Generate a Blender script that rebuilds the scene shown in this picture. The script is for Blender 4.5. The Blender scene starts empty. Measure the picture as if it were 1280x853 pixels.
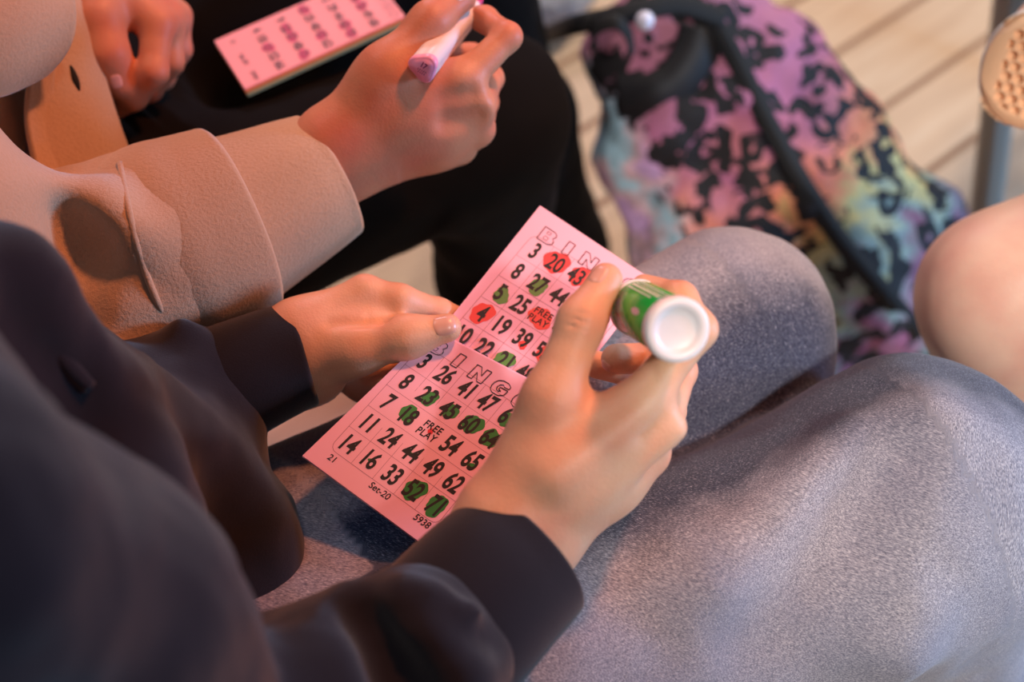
import bpy, bmesh, math, random
import numpy as np
from mathutils import Vector, Matrix, noise
random.seed(7)
S = bpy.context.scene
COL = S.collection
PI = math.pi

# ------------------------------------------------------------------ camera, light, exposure
F = 1778.0                      # focal length in pixels of the 1280x853 frame
PITCH = math.radians(50)
CAM = np.array([0.0, -0.60, 1.33])
RX = np.array([1.0, 0, 0])
UP = np.array([0, math.sin(PITCH), math.cos(PITCH)])
FW = np.array([0, math.cos(PITCH), -math.sin(PITCH)])
cd = bpy.data.cameras.new('camera'); co = bpy.data.objects.new('camera', cd); COL.objects.link(co)
cd.sensor_width = 36; cd.lens = F * 36 / 1280
co.location = CAM; co.rotation_euler = (PI / 2 - PITCH, 0, 0)
cd.clip_start = 0.02
cd.dof.use_dof = True; cd.dof.focus_distance = 0.895; cd.dof.aperture_fstop = 3.4
S.camera = co
S.view_settings.view_transform = 'Standard'; S.view_settings.look = 'None'
S.view_settings.gamma = 1; S.view_settings.use_curve_mapping = False
S.view_settings.exposure = 0.0
w = bpy.data.worlds.new('world'); S.world = w; w.use_nodes = True
w.node_tree.nodes['Background'].inputs[0].default_value = (0.78, 0.72, 0.86, 1)
w.node_tree.nodes['Background'].inputs[1].default_value = 0.09

def area(name, loc, target, size, power, color):
    l = bpy.data.lights.new(name, 'AREA'); l.size = size; l.energy = power; l.color = color
    o = bpy.data.objects.new(name, l); COL.objects.link(o); o.location = loc
    o.rotation_euler = (Vector(target) - Vector(loc)).to_track_quat('-Z', 'Y').to_euler()
    return o
def spot(name, loc, target, size, power, color, deg, blend):
    l = bpy.data.lights.new(name, 'SPOT'); l.shadow_soft_size = size; l.energy = power; l.color = color
    l.spot_size = math.radians(deg); l.spot_blend = blend
    o = bpy.data.objects.new(name, l); COL.objects.link(o); o.location = loc
    o.rotation_euler = (Vector(target) - Vector(loc)).to_track_quat('-Z', 'Y').to_euler()
    return o
spot('warm_stage_light', (0.95, 0.75, 2.55), (-0.30, 0.10, 0.65), 0.10, 190, (1.0, 0.28, 0.10), 34, 0.8)
spot('white_hall_light', (0.80, -1.30, 2.05), (0.33, -0.06, 0.6), 0.10, 195, (1.0, 0.92, 0.85), 24, 0.9)
area('left_fill_light', (-1.0, 0.9, 2.8), (0.1, 0.1, 0.55), 0.5, 13, (1.0, 0.86, 0.78))  # weak overhead fill, added with no visible source
area('blue_hall_light', (2.2, 0.15, 0.9), (0.3, 0.0, 0.5), 0.4, 40, (0.30, 0.60, 1.0))
spot('far_fill_light', (1.5, 2.3, 2.8), (0.75, 0.85, 0.0), 0.25, 290, (1.0, 0.84, 0.68), 44, 0.5)  # unseen lamp added to brighten the boards and bag at the back
area('lilac_side_light', (-0.5, 2.7, 1.9), (0.25, 0.6, 0.25), 0.4, 17, (0.90, 0.80, 1.0))

# ------------------------------------------------------------------ helpers
def P(px, py, d):
    """The world point seen at pixel (px, py) at depth d."""
    return CAM + RX * ((px - 640) / F * d) + UP * ((426.5 - py) / F * d) + FW * d
def PZ(px, py, z):
    v = (426.5 - py) / F
    d = (CAM[2] - z) / (math.sin(PITCH) - math.cos(PITCH) * v)
    return P(px, py, d)
def srgb(r, g, b):
    f = lambda c: (c / 255 / 12.92) if c / 255 <= 0.04045 else ((c / 255 + 0.055) / 1.055) ** 2.4
    return (f(r), f(g), f(b), 1)
def norm(v):
    v = np.asarray(v, float); return v / (np.linalg.norm(v) + 1e-12)

def tag(o, label=None, cat=None, group=None, kind=None):
    for k, v in (('label', label), ('category', cat), ('group', group), ('kind', kind)):
        if v: o[k] = v
    return o
def thing(name, loc, label, cat, group=None):
    o = bpy.data.objects.new(name, None); COL.objects.link(o); o.location = tuple(loc)
    o.empty_display_size = 0.05
    return tag(o, label, cat, group)
def sub_empty(name, parent):
    o = bpy.data.objects.new(name, None); COL.objects.link(o); o.parent = parent
    o.matrix_parent_inverse = Matrix.Translation(parent.location).inverted(); return o
def link(name, me, mats, parent=None, smooth=True):
    o = bpy.data.objects.new(name, me); COL.objects.link(o)
    for m in (mats if isinstance(mats, (list, tuple)) else [mats]): me.materials.append(m)
    if smooth: me.polygons.foreach_set('use_smooth', [True] * len(me.polygons))
    if parent is not None:
        o.parent = parent
        m = Matrix.Translation(parent.location) if parent.parent is None else Matrix.Identity(4)
        o.matrix_parent_inverse = m.inverted()
    return o
def mesh(v, f, name='m'):
    me = bpy.data.meshes.new(name); me.from_pydata([tuple(map(float, p)) for p in v], [], [tuple(map(int, q)) for q in f]); me.update(); return me
def solid(o, t, off=-1):
    m = o.modifiers.new('solid', 'SOLIDIFY'); m.thickness = t; m.offset = off; return o
def subsurf(o, n=1):
    m = o.modifiers.new('sub', 'SUBSURF'); m.levels = n; m.render_levels = n; return o

# ---- materials
class M:
    def __init__(s, name):
        s.m = bpy.data.materials.new(name); s.m.use_nodes = True
        s.t = s.m.node_tree; s.b = s.t.nodes['Principled BSDF']
    def n(s, typ, **kw):
        x = s.t.nodes.new(typ)
        for k, v in kw.items():
            if k in x.inputs: x.inputs[k].default_value = v
            else: setattr(x, k, v)
        return x
    def l(s, a, b): s.t.links.new(a, b)
    def set(s, **kw):
        for k, v in kw.items(): s.b.inputs[k.replace('_', ' ')].default_value = v
    def coord(s, scale=(1, 1, 1), rot=(0, 0, 0), attr=None):
        if attr: c = s.n('ShaderNodeAttribute'); c.attribute_name = attr; out = c.outputs['Vector']
        else: out = s.n('ShaderNodeTexCoord').outputs['Object']
        mp = s.n('ShaderNodeMapping'); mp.inputs['Scale'].default_value = scale; mp.inputs['Rotation'].default_value = rot
        s.l(out, mp.inputs[0]); return mp.outputs[0]
    def noise(s, vec, scale, detail=3, rough=0.5, dist=0):
        x = s.n('ShaderNodeTexNoise'); x.inputs['Scale'].default_value = scale; x.inputs['Detail'].default_value = detail
        x.inputs['Roughness'].default_value = rough; x.inputs['Distortion'].default_value = dist
        if vec is not None: s.l(vec, x.inputs['Vector'])
        return x.outputs['Fac']
    def ramp(s, fac, stops, interp='LINEAR'):
        r = s.n('ShaderNodeValToRGB'); e = r.color_ramp.elements; r.color_ramp.interpolation = interp
        while len(e) < len(stops): e.new(0.5)
        for i, (p, c) in enumerate(stops): e[i].position = p; e[i].color = c
        s.l(fac, r.inputs[0]); return r.outputs[0]
    def mix(s, fac, a, b, mode='MIX'):
        x = s.n('ShaderNodeMix', data_type='RGBA', blend_type=mode)
        for val, i in ((fac, 0), (a, 6), (b, 7)):
            if hasattr(val, 'links'): s.l(val, x.inputs[i])
            else: x.inputs[i].default_value = val
        return x.outputs[2]
    def math(s, op, a, b=0.0, clamp=False):
        x = s.n('ShaderNodeMath', operation=op); x.use_clamp = clamp
        for val, i in ((a, 0), (b, 1)):
            if hasattr(val, 'links'): s.l(val, x.inputs[i])
            else: x.inputs[i].default_value = val
        return x.outputs[0]
    def bump(s, h, strength=0.3, dist=0.001):
        x = s.n('ShaderNodeBump'); x.inputs['Strength'].default_value = strength; x.inputs['Distance'].default_value = dist
        s.l(h, x.inputs['Height']); s.l(x.outputs[0], s.b.inputs['Normal'])
    def color(s, c):
        if hasattr(c, 'links'): s.l(c, s.b.inputs['Base Color'])
        else: s.b.inputs['Base Color'].default_value = c
def plain(name, rgb, rough=0.5, **kw):
    m = M(name); m.color(srgb(*rgb)); m.set(Roughness=rough, **kw); return m.m

def mat_skin(name, base, flush):
    m = M(name); c = m.coord()
    a = m.noise(c, 22, 3); b = m.noise(c, 160, 4)
    col = m.mix(m.ramp(a, [(0.38, (0, 0, 0, 1)), (0.68, (1, 1, 1, 1))]), srgb(*base), srgb(*flush))
    col = m.mix(m.math('MULTIPLY', b, 0.16), col, srgb(*[int(x * 0.82) for x in base]))
    spots = m.n('ShaderNodeTexVoronoi'); spots.inputs['Scale'].default_value = 34; m.l(c, spots.inputs['Vector'])
    m.color(m.mix(m.math('LESS_THAN', spots.outputs['Distance'], 0.016), col, srgb(150, 85, 60)))
    m.set(Roughness=0.48, Subsurface_Weight=0.14, Subsurface_Scale=0.006)
    m.b.inputs['Subsurface Radius'].default_value = (1.0, 0.35, 0.18)
    m.b.inputs['Specular IOR Level'].default_value = 0.35
    v = m.n('ShaderNodeTexVoronoi'); v.inputs['Scale'].default_value = 620; m.l(c, v.inputs['Vector'])
    m.bump(m.math('ADD', v.outputs['Distance'], m.noise(c, 300, 3)), 0.18, 0.0006)
    return m.m
SKIN = mat_skin('fair_skin', (226, 176, 144), (218, 152, 122))
SKIN2 = mat_skin('tanned_skin', (206, 142, 112), (204, 122, 98))
SKIN3 = mat_skin('leg_skin', (234, 190, 166), (226, 168, 148))
NAIL = plain('nail', (216, 164, 146), 0.30)

def mat_cloth(name, a, b, scale, bumpd, rough=0.9, sheen=0.3, bstr=0.5):
    m = M(name); c = m.coord()
    col = m.mix(m.noise(c, scale, 4, 0.6), srgb(*a), srgb(*b))
    col = m.mix(m.math('MULTIPLY', m.noise(c, 14, 3), 0.35), col, srgb(*[int(x * 0.85) for x in a]))
    m.color(col); m.set(Roughness=rough, Sheen_Weight=sheen, Sheen_Roughness=0.5)
    m.b.inputs['Specular IOR Level'].default_value = 0.15
    m.bump(m.noise(c, scale, 5, 0.65), bstr, bumpd)
    return m.m
NAVY = mat_cloth('navy_sweatshirt', (21, 19, 27), (34, 31, 41), 900, 0.0006, sheen=0.25, bstr=0.4)
FLEECE = mat_cloth('beige_fleece', (190, 160, 130), (210, 180, 150), 420, 0.0016, sheen=0.6, bstr=0.6)
BLACK = mat_cloth('black_trouser_fabric', (4, 3, 4), (9, 7, 8), 800, 0.0004, sheen=0.0, bstr=0.3)
LINING = plain('mauve_shirt', (148, 126, 150), 0.9)

def mat_denim():
    m = M('faded_denim')
    c = m.coord((1, 1, 1), (0, 0, math.radians(38)), attr='cloth')
    st = m.n('ShaderNodeMapping'); st.inputs['Scale'].default_value = (1.0, 0.22, 1.0); m.l(c, st.inputs[0])
    yarn = m.noise(st.outputs[0], 1500, 2, 0.6)
    blot = m.noise(c, 650, 3, 0.6)
    fade = m.noise(c, 9, 3, 0.55)
    t = m.math('ADD', m.math('MULTIPLY', yarn, 0.75), m.math('MULTIPLY', blot, 0.25))
    col = m.ramp(t, [(0.32, srgb(90, 89, 102)), (0.50, srgb(142, 139, 150)), (0.68, srgb(192, 187, 194))])
    col = m.mix(m.ramp(fade, [(0.35, (0, 0, 0, 1)), (0.7, (0.5, 0.5, 0.5, 1))]), col, srgb(92, 100, 126))
    inn = m.n('ShaderNodeAttribute'); inn.attribute_name = 'inseam_shade'
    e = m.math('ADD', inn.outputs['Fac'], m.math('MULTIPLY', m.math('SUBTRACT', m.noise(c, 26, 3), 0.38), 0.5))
    col = m.mix(m.ramp(e, [(0.04, (0, 0, 0, 1)), (0.46, (0.95, 0.95, 0.95, 1))]), col, m.ramp(t, [(0.40, srgb(34, 40, 58)), (0.56, srgb(62, 68, 88)), (0.72, srgb(150, 152, 166))]))  # dark indigo inner thighs: shade between the legs painted into the denim
    m.color(col); m.set(Roughness=0.92, Sheen_Weight=0.15)
    m.b.inputs['Specular IOR Level'].default_value = 0.12
    m.bump(yarn, 0.5, 0.0008)
    return m.m
DENIM = mat_denim()

def mat_floor():
    m = M('pine_boards')
    ang = FLOOR_ANG
    c = m.coord((1, 1, 1), (0, 0, -ang))
    sep = m.n('ShaderNodeSeparateXYZ'); m.l(c, sep.inputs[0])
    w_ = m.math('DIVIDE', m.math('SUBTRACT', sep.outputs[1], FLOOR_OFF), FLOOR_W)
    fr = m.math('FRACT', w_); idx = m.math('FLOOR', w_)
    wn = m.n('ShaderNodeTexWhiteNoise', noise_dimensions='1D'); m.l(idx, wn.inputs['W'])
    g = m.n('ShaderNodeMapping'); g.inputs['Scale'].default_value = (1.2, 14, 1); m.l(c, g.inputs[0])
    off = m.n('ShaderNodeCombineXYZ'); m.l(m.math('MULTIPLY', wn.outputs[0], 9.0), off.inputs[0])
    add = m.n('ShaderNodeVectorMath', operation='ADD'); m.l(g.outputs[0], add.inputs[0]); m.l(off.outputs[0], add.inputs[1])
    gr = m.noise(add.outputs[0], 3.2, 5, 0.6, 0.6)
    col = m.ramp(gr, [(0.3, srgb(204, 168, 136)), (0.55, srgb(222, 188, 154)), (0.75, srgb(228, 202, 174))])
    col = m.mix(m.math('MULTIPLY', wn.outputs[0], 0.35), col, srgb(202, 172, 140))
    kn = m.n('ShaderNodeTexVoronoi'); kn.inputs['Scale'].default_value = 4.3; m.l(c, kn.inputs['Vector'])
    col = m.mix(m.ramp(kn.outputs['Distance'], [(0.03, (0.85, 0.85, 0.85, 1)), (0.085, (0, 0, 0, 1))]), col, srgb(120, 72, 50))
    gap = m.math('MAXIMUM', m.math('LESS_THAN', fr, 0.05), m.math('GREATER_THAN', fr, 0.95))
    col = m.mix(gap, col, srgb(150, 108, 78))
    m.color(col); m.set(Roughness=0.55); m.bump(m.math('SUBTRACT', m.math('MULTIPLY', gr, 0.3), gap), 0.6, 0.003)
    return m.m

def mat_leopard():
    """Tie-dyed leopard print in the bag's own coordinates (x across, z up), with its lit left side painted in."""
    m = M('leopard_print_fabric'); c = m.coord(attr='bagco')
    wob = m.n('ShaderNodeTexNoise'); wob.inputs['Scale'].default_value = 15; m.l(c, wob.inputs['Vector'])
    mx = m.n('ShaderNodeVectorMath', operation='MULTIPLY_ADD'); m.l(wob.outputs['Color'], mx.inputs[0])
    mx.inputs[1].default_value = (0.055, 0.055, 0.055); m.l(c, mx.inputs[2])
    sx = m.n('ShaderNodeSeparateXYZ'); m.l(c, sx.inputs[0])
    soft = m.noise(c, 13, 3, 0.55, 0.6)
    h = m.math('ADD', m.math('MULTIPLY', sx.outputs[2], 1.75), m.math('MULTIPLY', m.math('SUBTRACT', soft, 0.5), 0.55))
    col = m.ramp(h, [(0.05, srgb(120, 140, 140)), (0.18, srgb(156, 72, 116)), (0.27, srgb(138, 164, 158)), (0.36, srgb(200, 184, 108)),
                     (0.45, srgb(232, 122, 76)), (0.55, srgb(196, 104, 118)), (0.66, srgb(176, 90, 134)), (0.9, srgb(178, 104, 130))])
    l = m.math('ADD', m.math('MULTIPLY', sx.outputs[0], -6.0), m.math('MULTIPLY', m.math('SUBTRACT', m.noise(c, 16, 2), 0.5), 0.45))
    side = m.ramp(m.noise(c, 20, 2), [(0.36, srgb(226, 176, 236)), (0.5, srgb(240, 196, 206)), (0.62, srgb(168, 212, 232))])
    col = m.mix(m.ramp(l, [(0.46, (0, 0, 0, 1)), (0.62, (1, 1, 1, 1))]), col, side)  # lilac left side: cool light falling there is put into the colour
    v = m.n('ShaderNodeTexVoronoi'); v.inputs['Scale'].default_value = 30; v.inputs['Randomness'].default_value = 1.0; m.l(mx.outputs[0], v.inputs['Vector'])
    ring = m.math('LESS_THAN', m.math('ABSOLUTE', m.math('SUBTRACT', v.outputs['Distance'], 0.36)), 0.19)
    brk = m.math('GREATER_THAN', m.noise(c, 30, 2), 0.47)
    spot_ = m.math('LESS_THAN', m.noise(mx.outputs[0], 36, 2, 0.4), 0.405)
    lo = m.math('SUBTRACT', 1.0, m.math('MULTIPLY', m.math('GREATER_THAN', l, 0.58), 0.75))  # black print thinned on the painted lit side
    col = m.mix(m.math('MULTIPLY', m.math('MAXIMUM', m.math('MULTIPLY', ring, brk), spot_), lo), col, srgb(22, 18, 23))
    hsv = m.n('ShaderNodeHueSaturation'); hsv.inputs['Saturation'].default_value = 0.9; m.l(col, hsv.inputs['Color']); col = hsv.outputs[0]
    m.color(col); m.set(Roughness=0.75); m.bump(m.noise(c, 26, 3), 0.4, 0.008)
    return m.m

# ---- signed-distance modelling: smooth-blended round cones -> one continuous surface
class SDF:
    def __init__(s): s.p = []
    def cone(s, a, b, ra, rb, k=0.008, flat=None):
        s.p.append(('c', np.array(a, float), np.array(b, float), ra, rb, k, flat)); return s
    def chain(s, pts, radii, k=0.006):
        for i in range(len(pts) - 1): s.cone(pts[i], pts[i + 1], radii[i], radii[i + 1], k)
        return s
    def ell(s, c, r, R=None, k=0.02):
        s.p.append(('e', np.array(c, float), np.array(r, float), np.eye(3) if R is None else np.array(R), None, k, None)); return s
    def cut(s, a, b, ra, rb, k=0.003):
        s.p.append(('x', np.array(a, float), np.array(b, float), ra, rb, k, None)); return s
    @staticmethod
    def _cone(X, Y, Z, a, b, ra, rb):
        ba = b - a; L = ba @ ba + 1e-12
        px, py, pz = X - a[0], Y - a[1], Z - a[2]
        t = np.clip((px * ba[0] + py * ba[1] + pz * ba[2]) / L, 0, 1)
        return np.sqrt((px - t * ba[0]) ** 2 + (py - t * ba[1]) ** 2 + (pz - t * ba[2]) ** 2) - (ra + (rb - ra) * t)
    def build(s, h, lo=None, hi=None, smooth=2, warp=None):
        mins, maxs = [], []
        for q in s.p:
            if q[0] == 'e': mins.append(q[1] - q[2].max()); maxs.append(q[1] + q[2].max())
            elif q[0] == 'c': r = max(q[3], q[4]); mins.append(np.minimum(q[1], q[2]) - r); maxs.append(np.maximum(q[1], q[2]) + r)
        l0 = np.min(mins, 0) - 4 * h; h0 = np.max(maxs, 0) + 4 * h
        if lo is not None: l0 = np.maximum(l0, lo)
        if hi is not None: h0 = np.minimum(h0, hi)
        n = np.ceil((h0 - l0) / h).astype(int) + 1
        D = np.full(n, 0.2, np.float32)
        ax = [l0[i] + h * np.arange(n[i]) for i in range(3)]
        for q in s.p:
            k = q[5]; mg = k + 3 * h
            if q[0] == 'e': a = q[1] - q[2].max() - mg; b = q[1] + q[2].max() + mg
            else: r = max(q[3], q[4]); a = np.minimum(q[1], q[2]) - r - mg; b = np.maximum(q[1], q[2]) + r + mg
            i0 = np.clip(np.floor((a - l0) / h).astype(int), 0, n); i1 = np.clip(np.ceil((b - l0) / h).astype(int) + 1, 0, n)
            if (i1 <= i0).any(): continue
            sl = tuple(slice(i0[i], i1[i]) for i in range(3))
            X = ax[0][sl[0]][:, None, None]; Y = ax[1][sl[1]][None, :, None]; Z = ax[2][sl[2]][None, None, :]
            if q[0] == 'e':
                c, r, R = q[1], q[2], q[3]
                p = np.stack(np.broadcast_arrays(X - c[0], Y - c[1], Z - c[2]), -1) @ R
                kk = np.sqrt(((p / r) ** 2).sum(-1)); k2 = np.sqrt(((p / r ** 2) ** 2).sum(-1)) + 1e-9
                d = kk * (kk - 1) / k2
            else: d = s._cone(X, Y, Z, q[1], q[2], q[3], q[4])
            cur = D[sl]
            if q[0] == 'x':
                d = -d; hh = np.maximum(k - np.abs(cur - d), 0) / k
                D[sl] = np.maximum(cur, d) + hh * hh * k * 0.25
            else:
                hh = np.maximum(k - np.abs(cur - d), 0) / k
                D[sl] = np.minimum(cur, d) - hh * hh * k * 0.25
        v, f = nets(D, l0, h)
        return relax(v, f, smooth), f

def nets(D, org, h):
    Sg = D < 0; n = np.array(D.shape)
    c = np.zeros(n - 1, np.int8)
    for i in (0, 1):
        for j in (0, 1):
            for k in (0, 1): c += Sg[i:n[0] - 1 + i, j:n[1] - 1 + j, k:n[2] - 1 + k]
    act = np.argwhere((c > 0) & (c < 8))
    idx = np.full(n - 1, -1, np.int64); idx[act[:, 0], act[:, 1], act[:, 2]] = np.arange(len(act))
    pos = np.zeros((len(act), 3)); cnt = np.zeros(len(act))
    corners = [(i, j, k) for i in (0, 1) for j in (0, 1) for k in (0, 1)]
    g = lambda o: D[act[:, 0] + o[0], act[:, 1] + o[1], act[:, 2] + o[2]].astype(float)
    for a in corners:
        for axis in range(3):
            if a[axis]: continue
            b = list(a); b[axis] = 1
            da, db = g(a), g(b); m = (da < 0) != (db < 0)
            t = np.where(m, da / np.where(m, da - db, 1), 0)
            p = np.tile(np.array(a, float), (len(act), 1)); p[:, axis] = t
            pos[m] += p[m]; cnt[m] += 1
    V = org + h * (act + pos / cnt[:, None])
    faces = []
    for axis in range(3):
        o1, o2 = [(1, 2), (2, 0), (0, 1)][axis]
        a = [slice(None)] * 3; b = [slice(None)] * 3
        a[axis] = slice(0, -1); b[axis] = slice(1, None)
        ch = np.argwhere(Sg[tuple(a)] != Sg[tuple(b)])
        ch = ch[(ch[:, o1] > 0) & (ch[:, o2] > 0) & (ch[:, o1] < n[o1] - 1) & (ch[:, o2] < n[o2] - 1)]
        if not len(ch): continue
        ins = Sg[ch[:, 0], ch[:, 1], ch[:, 2]]
        q = []
        for d1, d2 in ((-1, -1), (0, -1), (0, 0), (-1, 0)):
            e = ch.copy(); e[:, o1] += d1; e[:, o2] += d2; q.append(idx[e[:, 0], e[:, 1], e[:, 2]])
        q = np.stack(q, 1); q[~ins] = q[~ins][:, ::-1]
        faces.append(q)
    return V, np.concatenate(faces)
def relax(v, f, it):
    e = np.concatenate([f[:, [0, 1]], f[:, [1, 2]], f[:, [2, 3]], f[:, [3, 0]]]); e = np.concatenate([e, e[:, ::-1]])
    deg = np.bincount(e[:, 0], minlength=len(v)).clip(1)
    for _ in range(it):
        a = np.stack([np.bincount(e[:, 0], v[e[:, 1], i], len(v)) for i in range(3)], 1) / deg[:, None]
        v = v + 0.5 * (a - v)
    return v
def vnormals(v, f):
    nn = np.cross(v[f[:, 2]] - v[f[:, 0]], v[f[:, 3]] - v[f[:, 1]])
    out = np.zeros_like(v)
    for i in range(4):
        for a in range(3): out[:, a] += np.bincount(f[:, i], nn[:, a], len(v))
    return out / (np.linalg.norm(out, axis=1, keepdims=True) + 1e-12)
def fastmesh(v, f, name='m'):
    me = bpy.data.meshes.new(name)
    me.vertices.add(len(v)); me.vertices.foreach_set('co', np.asarray(v, np.float32).ravel())
    me.loops.add(len(f) * 4); me.loops.foreach_set('vertex_index', np.asarray(f, np.int32).ravel())
    me.polygons.add(len(f)); me.polygons.foreach_set('loop_start', np.arange(0, len(f) * 4, 4, dtype=np.int32))
    me.update(calc_edges=True); me.validate(); return me
def joinmesh(parts):
    vs, fs, o = [], [], 0
    for v, f in parts: vs.append(v); fs.append(f + o); o += len(v)
    return np.concatenate(vs), np.concatenate(fs)
def wrinkle(v, f, amp, scale, stretch=(1, 1, 1), seed=0.0):
    """Low, soft cloth undulation along the normals."""
    nn = vnormals(v, f); st = np.array(stretch)
    d = np.array([noise.fractal(Vector(p * scale * st + seed), 0.9, 2.0, 3) for p in v])
    return v + nn * (d * amp)[:, None]

def catmull(pts, m):
    pts = np.array(pts, float); n = len(pts); out = []
    for i in range(n - 1):
        p0, p1, p2, p3 = pts[max(i - 1, 0)], pts[i], pts[i + 1], pts[min(i + 2, n - 1)]
        for t in np.linspace(0, 1, m, endpoint=False):
            out.append(0.5 * (2 * p1 + (p2 - p0) * t + (2 * p0 - 5 * p1 + 4 * p2 - p3) * t * t + (3 * p1 - p0 - 3 * p2 + p3) * t ** 3))
    out.append(pts[-1]); return np.array(out)
def loft(centers, ra, rb, side, nseg=64, m=8, cap=False, mod=None, lip=0):
    """Tube through centres; ra along `side`, rb across it. mod(theta, s) scales the radius."""
    data = np.column_stack([np.array(centers), ra, rb]); data = catmull(data, m); C = data[:, :3]
    T = np.gradient(C, axis=0); v, f = [], []
    for i in range(len(C)):
        t = norm(T[i]); a = norm(np.asarray(side) - t * (np.asarray(side) @ t)); b = np.cross(t, a)
        for j in range(nseg):
            th = 2 * PI * j / nseg; k = 1 if mod is None else mod(th, i / (len(C) - 1))
            v.append(C[i] + a * math.cos(th) * data[i, 3] * k + b * math.sin(th) * data[i, 4] * k)
    if lip:                                             # rounded hem, turned inside
        t = norm(T[-1]); n0 = len(C); last = np.array(v[-nseg:]); rr = last - C[-1]; ru = rr / np.linalg.norm(rr, axis=1, keepdims=True)
        for a_ in (30, 60, 90, 120, 150, 180):
            q = math.radians(a_); v += list(last + t * lip * math.sin(q) - ru * lip * (1 - math.cos(q)))
        v += list(last - t * lip * 5 - ru * lip * 2.2); v += list(last - t * lip * 12 - ru * lip * 2.4)
        C = np.concatenate([C, np.zeros((8, 3))])
    for i in range(len(C) - 1):
        for j in range(nseg):
            j2 = (j + 1) % nseg
            f.append((i * nseg + j, i * nseg + j2, (i + 1) * nseg + j2, (i + 1) * nseg + j))
    if cap:
        for r in (0, len(C) - 1):
            f.append(tuple(r * nseg + j for j in range(nseg))[:: -1 if r == 0 else 1])
    return mesh(v, f)
def tube(pts, r, nseg=10, m=6):
    pts = [np.array(p) for p in pts]
    rr = r if isinstance(r, (list, tuple)) else [r] * len(pts)
    t = norm(pts[-1] - pts[0]); s = np.cross(t, [0.3, 0.5, 0.8])
    return loft(pts, rr, rr, norm(s), nseg, m, cap=True)
def sheet(grid, m=8):
    """Smooth cloth through a grid of points (rows of 3-D points)."""
    g = np.array(grid, float)
    a = np.stack([catmull(r, m) for r in g])
    b = np.stack([catmull(a[:, j], m) for j in range(a.shape[1])], 1)
    nr, nc = b.shape[:2]
    f = [(i * nc + j, i * nc + j + 1, (i + 1) * nc + j + 1, (i + 1) * nc + j) for i in range(nr - 1) for j in range(nc - 1)]
    return mesh(b.reshape(-1, 3), f)
def lathe(profile, o, axis, nseg=64):
    axis = norm(axis); a = norm(np.cross(axis, [0.2, 0.9, 0.3])); b = np.cross(axis, a)
    v, f = [], []
    for (r, z) in profile:
        for j in range(nseg):
            th = 2 * PI * j / nseg; v.append(np.asarray(o) + axis * z + (a * math.cos(th) + b * math.sin(th)) * r)
    for i in range(len(profile) - 1):
        for j in range(nseg):
            j2 = (j + 1) % nseg; f.append((i * nseg + j, i * nseg + j2, (i + 1) * nseg + j2, (i + 1) * nseg + j))
    return mesh(v, f)
def text_geo(s, size=1.0, sx=1.0, bold=0.0, outline=0.0, spacing=1.0):
    """Vertices (centred on the glyphs' middle) and faces of flat lettering."""
    cu = bpy.data.curves.new('t', 'FONT'); cu.body = s; cu.size = size; cu.offset = bold
    cu.align_x = 'CENTER'; cu.space_character = spacing; cu.resolution_u = 4
    if outline: cu.fill_mode = 'NONE'; cu.bevel_depth = outline; cu.bevel_resolution = 0
    ob = bpy.data.objects.new('t', cu); COL.objects.link(ob)
    dg = bpy.context.evaluated_depsgraph_get(); me = bpy.data.meshes.new_from_object(ob.evaluated_get(dg))
    v = np.array([tuple(q.co) for q in me.vertices]); f = [tuple(p.vertices) for p in me.polygons]
    bpy.data.objects.remove(ob); bpy.data.curves.remove(cu); bpy.data.meshes.remove(me)
    if not len(v): return np.zeros((0, 2)), []
    v = v[:, :2]; v[:, 1] -= (v[:, 1].max() + v[:, 1].min()) / 2; v[:, 0] -= (v[:, 0].max() + v[:, 0].min()) / 2
    v[:, 0] *= sx
    return v, f
def orient(v, f, facing):
    """Flip faces of a flat print so that they face `facing`."""
    out = []
    for q in f:
        n = np.cross(v[q[1]] - v[q[0]], v[q[2]] - v[q[0]]); out.append(q if n @ facing >= 0 else q[::-1])
    return out

# ------------------------------------------------------------------ floor
a0, a1 = PZ(1097, 140, 0), PZ(1230, 50, 0); b0 = PZ(1045, 67, 0)
FLOOR_ANG = math.atan2(a1[1] - a0[1], a1[0] - a0[0])
_r = lambda p: -math.sin(FLOOR_ANG) * p[0] + math.cos(FLOOR_ANG) * p[1]
FLOOR_W = abs(_r(b0) - _r(a0)); FLOOR_OFF = _r(a0)
print('floor', math.degrees(FLOOR_ANG), FLOOR_W)
me = mesh([(-4, -3, 0), (4, -3, 0), (4, 5, 0), (-4, 5, 0), (-4, -3, -0.05), (4, -3, -0.05), (4, 5, -0.05), (-4, 5, -0.05)],
          [(0, 1, 2, 3), (7, 6, 5, 4), (0, 4, 5, 1), (1, 5, 6, 2), (2, 6, 7, 3), (3, 7, 4, 0)])
tag(link('floor', me, mat_floor(), smooth=False), kind='structure')

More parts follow.
